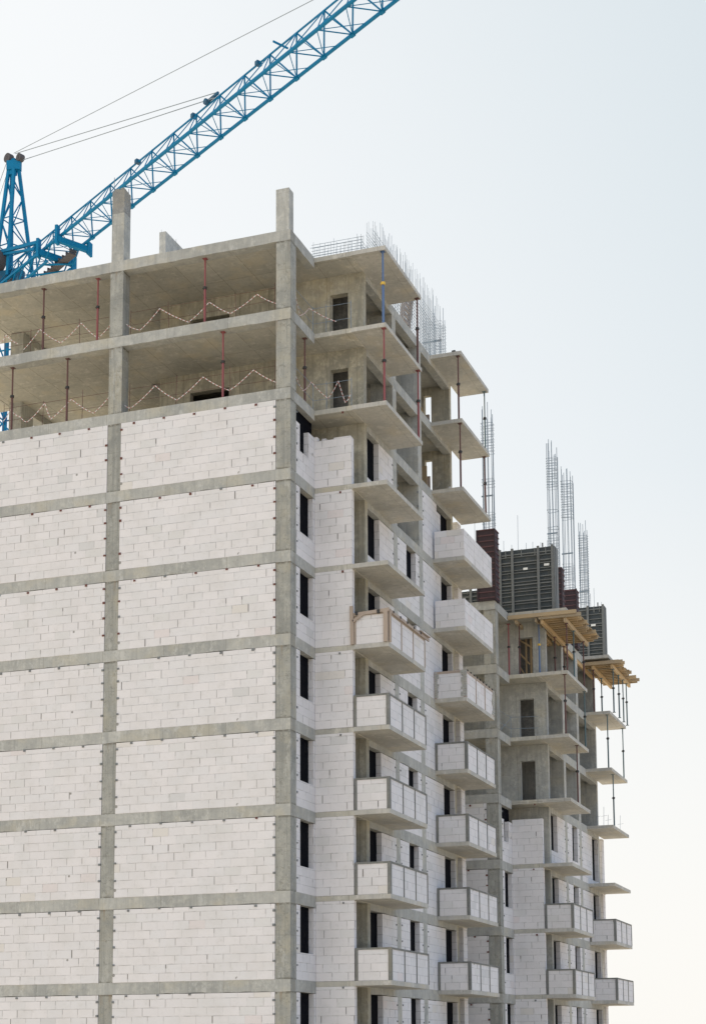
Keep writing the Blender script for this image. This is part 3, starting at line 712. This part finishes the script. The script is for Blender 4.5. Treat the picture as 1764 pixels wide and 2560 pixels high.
p2(2.66, 4.6, a3, a2-.16, 'brown_prop', 'dark brown prop below the second bare balcony slab of the lower block')
p2(2.64, 12.4, a2, a1-.16, 'teal_prop', 'grey prop at the near corner of the rear balcony opening of the lower block')
p2(2.70, 16.3, a2, a1-.16, 'teal_prop', 'grey prop at the outer corner of the rear balcony of the lower block')
p2(2.66, 13.4, a3, a2-.16, 'teal_prop', 'single grey prop under the third rear balcony slab of the lower block')
for i, (x, y, mm, l) in enumerate(((-.05, 2.6, 'red_prop', 'leaning-edge red prop left of the top doorway of the lower block'),
        (.42, 2.8, 'brown_prop', 'brown prop standing in front of the top doorway of the lower block'),
        (1.35, 2.9, 'blue_prop', 'blue prop at the wall edge under the top timber deck'),
        (1.62, 5.0, 'brown_prop', 'brown prop behind the blue prop under the top timber deck'),
        (2.72, 2.7, 'brown_prop', 'dark red prop at the front of the outer beam of the top timber deck'),
        (2.72, 4.2, 'teal_prop', 'grey-green prop in the middle of the outer beam of the top timber deck'),
        (2.72, 6.4, 'brown_prop', 'dark prop at the far end of the outer beam of the top timber deck'),
        (1.62, 7.0, 'brown_prop', 'dark prop at the far end of the inner beam of the top timber deck'),
        (1.95, 12.5, 'brown_prop', 'brown prop nearest the wall under the rear timber deck'),
        (2.95, 12.7, 'teal_prop', 'grey-green prop at the front outer corner of the rear timber deck'),
        (1.95, 14.6, 'teal_prop', 'grey prop inside the inner beam of the rear timber deck'),
        (2.95, 14.2, 'teal_prop', 'grey-green prop second along the outer beam of the rear timber deck'),
        (2.95, 15.4, 'teal_prop', 'grey-green prop third along the outer beam of the rear timber deck'),
        (2.95, 16.4, 'teal_prop', 'grey-green prop at the far end of the rear timber deck'))):
    p2(x, y, a1, a0-.672 if i > 2 else a0-.36 - (.10 if i < 2 else .0), mm, l)

# ------------------------------------------------------------------ barrier tape
def tape(pts, label, w=.025):
    mb = MB(); s = 0; rn = random.Random(len(label)); fine = []
    for p, q in zip(pts[:-1], pts[1:]):
        p = Vector(p); q = Vector(q)
        for i in range(4):
            t = i/4; fine.append(p.lerp(q, t) + Vector((rn.uniform(-.006, .006), rn.uniform(-.01, .01), -.045*math.sin(math.pi*t))))
    fine.append(Vector(pts[-1])); pts = fine
    for p, q in zip(pts[:-1], pts[1:]):
        p = Vector(p); q = Vector(q); L = (q-p).length; d = (q-p)/L
        n = d.cross(Vector((0, 1, 0)) if abs(d.x) > .2 else Vector((1, 0, 0))).normalized()*w/2
        t = Vector((0, .003, 0)) if abs(d.x) > .2 else Vector((.003, 0, 0))
        for o in (-t, t): mb.quad([p-n+o, q-n+o, q+n+o, p+n+o], [(s,0), (s+L,0), (s+L,1), (s,1)])
        mb.quad([p-n-t, q-n-t, q-n+t, p-n+t], [(s,0), (s+L,0), (s+L,1), (s,1)]); mb.quad([p+n-t, q+n-t, q+n+t, p+n+t], [(s,0), (s+L,0), (s+L,1), (s,1)])
        s += L
    return tag(mb.build('barrier_tape', 'tape'), label, 'barrier tape', 'red and white tapes along the open storeys')
up_ = lambda l: [(x, y, ROOF+z) for x, y, z in l]
t0a = [(-12.2, .25, -2.29), (-11.91, .25, -2.02), (-11.39, .25, -2.45)]
t0b = [(-11.13, .25, -2.73), (-10.44, .25, -2.01), (-9.51, .25, -2.72), (-8.64, .25, -2.06), (-7.92, .25, -2.78), (-7.33, .25, -2.26)]
t0c = [(-6.74, .25, -2.42), (-6.15, .25, -2.75), (-5.34, .25, -2.03), (-4.16, .25, -2.76), (-3.32, .25, -2.12), (-2.47, .25, -2.71), (-1.41, .25, -2.15), (-.6, .25, -2.66)]
t1a = [(-11.94, .25, -5.48), (-11.66, .25, -5.06), (-11.19, .25, -5.43), (-10.89, .25, -5.67), (-10.14, .25, -5.02), (-9.87, .25, -5.7), (-9.01, .25, -5.03), (-8.05, .25, -5.73), (-7.35, .25, -5.12)]
t1b = [(-6.74, .25, -5.60), (-6.47, .25, -5.74), (-5.5, .25, -5.02), (-4.59, .25, -5.72), (-3.56, .25, -4.98), (-2.49, .25, -5.66), (-1.55, .25, -5.02), (-.6, .25, -5.66)]
t0s = [(0, .5, -2.35), (0, .92, -2.91), (-.0, 1.82, -2.22), (.85, 2.4, -2.63)]
t1s = [(0, .5, -5.4), (0, 1.21, -5.67), (0, 2.03, -5.0), (.51, 2.4, -5.57), (.92, 2.4, -4.95), (1.19, 2.4, -5.83), (1.4, 2.4, -5.53)]
for l, tx in ((t0a, 'short zigzag tape at the far left of the top open storey'), (t0b, 'zigzag red and white tape left of the left column in the top open storey'),
              (t0c, 'zigzag red and white tape between the front columns in the top open storey'), (t1a, 'zigzag red and white tape left of the left column in the second open storey'),
              (t1b, 'zigzag red and white tape between the front columns in the second open storey'), (t0s, 'tape right of the corner column in front of the upper doorway'),
              (t1s, 'zigzag tape right of the corner column in front of the lower doorway')):
    tape(up_(l), tx)
def rail(z, label, x0=-.08, x1=1.78):
    T = thing('guard_rail', label, 'guard rail', (0, 2.4, z), 'thin rod guard rails at the balcony slabs')
    for x in (x0, .45, x1-.35): mb = MB(); mb.tube((x, 0, 0), (x, 0, 1.1), .012, 5); mb.build('post', 'rebar', T)
    for h in (.42, 1.02): mb = MB(); mb.tube((x0, 0, h), (x1-.35, 0, h), .009, 5); mb.build('rod', 'rebar', T)
    mb = MB(); mb.tube((x0, 0, 1.02), (x0+.05, -1.8, .95), .009, 5); mb.tube((x0, 0, .42), (x0+.05, -1.8, .42), .009, 5); mb.build('rod', 'rebar', T)
rail(ROOF-6, 'thin rod guard rail by the doorway of the second open storey'); rail(ROOF-3, 'thin rod guard rail by the doorway of the top open storey')
T = thing('guard_rail', 'thin rod guard rail on the third bare slab of the lower block', 'guard rail', (ox, oy+2.5, a2), 'thin rod guard rails at the balcony slabs')
mb = MB()
for h in (.45, 1.0): mb.tube((-.1, -1.8, h), (0, .0, h), .01, 5); mb.tube((0, 0, h), (1.3, 0, h-.05), .01, 5)
mb.tube((0, 0, 0), (0, 0, 1.1), .012, 5); mb.tube((-.1, -1.6, .1), (.1, -.1, 1.0), .01, 5); mb.build('rod', 'rebar', T)

for s_, xs in ((1, (-12.0, -10.9, -8.75, -7.45, -6.6, -5.0, -2.3, -.75)), (2, (-12.0, -10.3, -8.6, -7.45, -6.6, -4.7, -2.5, -.75))):
    for grp, nm in ((xs[:4], 'left of the left column'), (xs[4:], 'between the front columns')):
        T = thing('guard_rail', 'thin rod guard rail %s in the %s open storey' % (nm, 'top' if s_ == 1 else 'second'), 'guard rail', (0, .36, ROOF-3*s_), 'thin rod guard rails along the front edge')
        rn = random.Random(s_*5+len(nm))
        for x in grp: mb = MB(); mb.tube((x, 0, 0), (x+rn.uniform(-.06, .06), 0, 1.15+rn.uniform(-.1, .2)), .010, 5); mb.build('post', 'brown_prop', T)
        for h in (.55, 1.05):
            mb = MB()
            for x, y in zip(grp[:-1], grp[1:]): mb.tube((x, 0, h), (y, 0, h+rn.uniform(-.03, .03)), .007, 4)
            mb.build('rod', 'brown_prop', T)
# loose site things
T = thing('board_stack', 'stack of orange timber panels in the end-wall opening of the top open storey', 'timber panels', (.0, 14.3, ROOF-3), 'timber leaning by the end wall')
for i in range(3):
    mb = MB(); mb.box(-.15+.28*i, .12+.28*i, -.05+.1*i, .05+.1*i, 0.0, 2.05-.35*i); mb.build('board', 'timber_rust' if i != 1 else 'timber', T)
T = thing('board_stack', 'orange timber panel in the end-wall opening of the second open storey', 'timber panels', (.0, 14.3, ROOF-6), 'timber leaning by the end wall')
mb = MB(); mb.box(-.15, .58, 0, .08, 0, 1.95); mb.build('board', 'timber', T)
mb = MB(); mb.box(.0, .7, .1, .18, 0, 1.5); mb.build('board', 'timber_rust', T)
T = thing('timber_rack', 'red-brown timber rack leaning inside the long roof rebar mesh', 'timber rack', (1.2, 9.0, ROOF))
for y in (0, .9):
    mb = MB(); mb.bar((0, y, 0), (.05, y+.5, 2.0), .12, .16); mb.build('rail', 'timber_rust', T)
for i in range(7):
    mb = MB(); mb.bar((0, .07*i, .2+.27*i), (.03, .9+.07*i, .2+.27*i), .1, .1); mb.build('rung', 'timber_rust', T)
T = thing('tilted_pipe_brace', 'thin tilted brace with a black end beside the far end of the roof rebar mesh', 'brace', (1.3, 12.5, ROOF))
mb = MB(); mb.tube((0, 0, .0), (.5, 2.6, .95), .02, 6); mb.build('tube', 'brown_prop', T)
mb = MB(); mb.bar((.45, 2.2, 1.2), (.62, 3.1, .85), .16, .16); mb.build('end_piece', 'black', T)
T = thing('mortar_bag', 'crumpled pale bag on the third slab of the rear balcony stack', 'bag', (2.0, 12.9, ROOF-6))
mb = MB(); mb.tube((0, 0, 0), (.03, .02, .35), .16, 7, .03); mb.tube((.22, .05, 0), (.2, .02, .22), .12, 7, .05); mb.build('sack', 'rag', T)

# ------------------------------------------------------------------ tower crane behind the near block
CR = thing('tower_crane', 'blue lattice tower crane with its long jib crossing the sky behind the near tower', 'crane', (-27.2, 24.8, 0))
co = Vector((-27.2, 24.8, 0))
F0 = Vector((-19.98, 21.08, 13.744+ROOF)) - co; F1 = Vector((.452, 9.19, 14.338+ROOF)) - co
# nodes on the far lower chord: 11 nodes seen between F0 and F1
NSEG = 12; dj = (F1-F0)/NSEG; dn = dj.normalized(); SG = dj.length
perp = Vector((-dn.y, dn.x, 0)).normalized()          # away from the camera
if perp.y < 0: perp = -perp
JW, JH = 1.42, 1.42
def Fn(i): return F0 + dj*i
def Nn(i): return Fn(i-.36) - perp*JW
def Tn(i): return Fn(i+.46) - perp*JW*.5 + Vector((0, 0, JH))
I0, I1 = -4, 22
def part(mb, n, m='blue'): return mb.build(n, m, CR)
mb = MB(); mb.bar(Nn(I0), Nn(I1), .125, .125); part(mb, 'bottom_chord')
mb = MB(); mb.bar(Fn(I0), Fn(I1), .115, .115); part(mb, 'bottom_chord')
mb = MB(); mb.bar(Tn(I0), Tn(I1-1), .065, .065); part(mb, 'top_chord')
for i in range(I0, I1):
    mb = MB(); a = .038
    for P, rr_ in ((Nn(i), .026), (Fn(i), .040), (Nn(i+1), .026), (Fn(i+1), .040)): mb.tube(P, Tn(i), rr_, 6)
    mb.tube(Nn(i), Fn(i), .028, 6); mb.tube(Nn(i+1), Fn(i), .022, 6); mb.tube(Nn(i).lerp(Nn(i+1), .5), Fn(i), .020, 6); mb.tube(Nn(i), Fn(i).lerp(Fn(i+1), .5), .018, 6)
    mb.bar(Fn(i)-dn*.13, Fn(i)+dn*.13, .15, .19)
    part(mb, 'lattice')
for i in (2.85, 5.4, 8.05):
    mb = MB(); c = Tn(i-.5)+Vector((0, 0, .02)); mb.bar(c-perp*.14, c+perp*.14, .2, .2); part(mb, 'guide_roller', 'blue_dk')
mb = MB(); c = Tn(8.4); mb.bar(c-perp*.42+Vector((0,0,.06)), c+perp*.42+Vector((0,0,.06)), .06, .08); part(mb, 'cross_arm')
# cat head (A-frame): four legs to the sheave block
AP = Vector((-27.05, 24.35, ROOF+21.0)) - co
legs = [((-28.05, 24.2, 14.2), (-27.30, 24.25, 20.8)), ((-27.80, 25.6, 14.0), (-27.15, 24.35, 20.8)), ((-27.05, 24.0, 14.2), (-26.95, 24.25, 20.8)), ((-26.25, 25.5, 14.2), (-26.76, 24.45, 20.8))]
LG = []
for p, q in legs:
    p = Vector((p[0], p[1], p[2]+ROOF))-co; q = Vector((q[0], q[1], q[2]+ROOF))-co; LG.append((p, q))
    mb = MB(); mb.bar(p, q, .165, .165); part(mb, 'apex_leg')
mb = MB()
for a, b in ((0, 2), (1, 3), (0, 1), (2, 3)):
    for t0, t1 in ((.08, .3), (.52, .3), (.52, .74), (.9, .74)):
        mb.tube(LG[a][0].lerp(LG[a][1], t0), LG[b][0].lerp(LG[b][1], t1), .04, 6)
    for t in (.3, .55): mb.tube(LG[a][0].lerp(LG[a][1], t), LG[b][0].lerp(LG[b][1], t), .035, 6)
part(mb, 'apex_bracing')
mb = MB(); mb.bar(AP+Vector((-.35, -.1, .0)), AP+Vector((.42, .1, .0)), .35, .55); mb.bar(AP+Vector((-.05,0,-.55)), AP+Vector((-.05,0,.4)), .42, .3); part(mb, 'apex_head')
for dx, dz in ((-.30, .50), (.46, .40)):
    c = AP+Vector((dx, 0, dz)); mb = MB(); mb.tube(c-perp*.10-Vector((0,.1,0)), c+perp*.12, .28 if dx < 0 else .22, 14); mb.tube(c-perp*.2, c+perp*.2, .1, 8); part(mb, 'sheave', 'machine')
# mast
mb = MB(); mw = .85; ms = Vector((-.1, .2, 0))
for sx in (-1, 1):
    for sy in (-1, 1): mb.bar(ms+Vector((sx*mw, sy*mw, 0)), ms+Vector((sx*mw, sy*mw, ROOF+13.2)), .2, .2)
part(mb, 'mast_leg')
mb = MB(); z = 0; k = 0
while z < ROOF+12.5:
    cs = [ms+Vector((a*mw, b*mw, 0)) for a, b in ((-1,-1), (1,-1), (1,1), (-1,1))]
    for j in range(4):
        p, q = cs[j], cs[(j+1) % 4]
        if k % 2: p, q = q, p
        mb.tube(p+Vector((0,0,z)), q+Vector((0,0,z+1.7)), .05, 6); mb.tube(p+Vector((0,0,z)), q+Vector((0,0,z)), .045, 6)
    z += 1.7; k += 1
part(mb, 'mast_lattice')
# slewing platform, machinery and root frame of the jib
zb = ROOF+13.6
mb = MB(); mb.bar(ms+Vector((-1.1, 0, zb-.25)), ms+Vector((1.1, 0, zb-.25)), 2.2, .45); mb.tube(ms+Vector((0,0,zb-.7)), ms+Vector((0,0,zb-.45)), 1.1, 20); part(mb, 'slewing_platform')
mb = MB(); R0 = Nn(-4); mb.bar(ms+Vector((-.3, -.9, zb+.2)), R0+Vector((0,0,.1)), .22, .3); mb.bar(ms+Vector((-.2, .9, zb+.2)), Fn(-4)+Vector((0,0,.1)), .22, .3); part(mb, 'root_beam')
mb = MB(); c = Nn(-3).lerp(Fn(-3), .5)-Vector((0,0,.45)); mb.bar(c-dn*1.9, c+dn*.6, 1.3, .35); part(mb, 'winch_tray', 'blue_dk')
mb = MB(); c = Nn(-3.4).lerp(Fn(-3.4), .5)+Vector((0,0,.0)); mb.tube(c-perp*.5, c+perp*.5, .33, 14); mb.tube(c-perp*.6+dn*.8-Vector((0,0,.9)), c+perp*.4+dn*.8-Vector((0,0,.9)), .28, 12); part(mb, 'winch_drum', 'machine')
mb = MB(); c = Vector((-27.95, 24.0, ROOF+15.3))-co; mb.tube(c-perp*.5, c+perp*.5, .62, 16); part(mb, 'winch_drum', 'machine')
mb = MB(); c = ms+Vector((0, 0, zb+.6)); mb.bar(c+Vector((-.9,-.5,0)), c+Vector((.9,-.5,0)), .6, .9); part(mb, 'machine_box', 'blue_dk')
# two cross beams with end plates and the rusty catwalk between them
def xbeam(i, ext0, ext1, z, drop):
    a = Fn(i)-perp*(JW+ext0)+Vector((0,0,z)); b = Fn(i)+perp*ext1+Vector((0,0,z))
    mb = MB(); mb.bar(a, b, .22, .32); part(mb, 'cross_beam')
    mb = MB(); mb.bar(b+Vector((0,0,.45)), b-Vector((0,0,drop)), .45, .12, (1,0,0)); part(mb, 'end_plate')
    mb = MB(); mb.bar(a+Vector((0,0,.75)), a-Vector((0,0,.3)), .3, .15, (1,0,0)); part(mb, 'side_plate')
xbeam(-.42, .25, .30, -.30, .30); xbeam(-1.35, .35, .40, -.30, 1.5)
mb = MB(); a = Fn(-2.2)-perp*.5-Vector((0,0,.75)); b = Fn(-.6)-perp*.5-Vector((0,0,.6)); mb.bar(a, b, .42, .10)
for k in range(9):
    c = a.lerp(b, k/8); mb.bar(c-perp*.22+Vector((0,0,.15)), c+perp*.22+Vector((0,0,.15)), .05, .16)
part(mb, 'catwalk', 'machine')
mb = MB(); mb.bar(Tn(-4.2)+Vector((-.9,-.1,.75)), Tn(-2.9)+Vector((0,0,.1)), .16, .18); part(mb, 'strut')
mb = MB(); mb.bar(LG[3][0].lerp(LG[3][1], .15), Tn(-3)+Vector((0,0,-.1)), .12, .12); mb.bar(LG[0][0].lerp(LG[0][1], .22), Tn(-3)+Vector((0,0,-.2)), .13, .13); part(mb, 'strut')
mb = MB()
for k in range(7):
    a = Nn(-4+k*.5)-Vector((0,0,.9+.1*(k%3))); b = Fn(-4+k*.5)-Vector((0,0,.7)); mb.tube(a, b, .05, 6); mb.tube(a, Nn(-3.6+k*.5), .045, 6); mb.tube(b, Fn(-3.7+k*.5), .045, 6)
a = Nn(-4.2)-Vector((0,0,1.0)); b = Nn(-.8)-Vector((0,0,.85)); mb.bar(a, b, .1, .12); mb.bar(a+perp*JW, b+perp*JW, .1, .12)
part(mb, 'walkway_frame')
# counter jib with ballast, out of the picture on the left
mb = MB(); e = ms-dn*9+Vector((0,0,zb+.1)); mb.bar(ms+perp*.6+Vector((0,0,zb+.1)), e+perp*.6, .2, .3); mb.bar(ms-perp*.6+Vector((0,0,zb+.1)), e-perp*.6, .2, .3); part(mb, 'counter_jib')
mb = MB(); mb.bar(e+dn*.3-Vector((0,0,.9)), e+dn*2.4-Vector((0,0,.9)), 1.8, 1.7); mb.build('ballast', 'conc', CR)
# pendants
PT = Tn(5.95)+Vector((-.15, 0, .12))
mb = MB(); mb.tube(AP+Vector((.1,0,.75)), PT+Vector((0,0,.1)), .022, 5); mb.tube(AP+Vector((.55,0,.25)), PT+Vector((-.1,.0,-.15)), .022, 5); part(mb, 'pendant_rope', 'cable')
mb = MB(); mb.tube(AP+Vector((.0,0,.8)), Tn(11.6)+Vector((0,0,.1)), .018, 5); part(mb, 'pendant_rope', 'cable')
mb = MB(); mb.bar(PT-dn*.9+Vector((0,0,-.02)), PT+dn*.2, .10, .12); mb.tube(PT-dn*.75-perp*.12, PT-dn*.75+perp*.12, .15, 10); part(mb, 'pendant_sheave', 'blue_dk')
mb = MB(); mb.tube(AP+Vector((-.4,0,.5)), e+Vector((0,0,.3)), .022, 5); mb.tube(AP+Vector((-.2,0,.3)), e+perp*.5+Vector((0,0,.3)), .022, 5); part(mb, 'back_stay_rope', 'cable')
print('objects', len(bpy.data.objects))
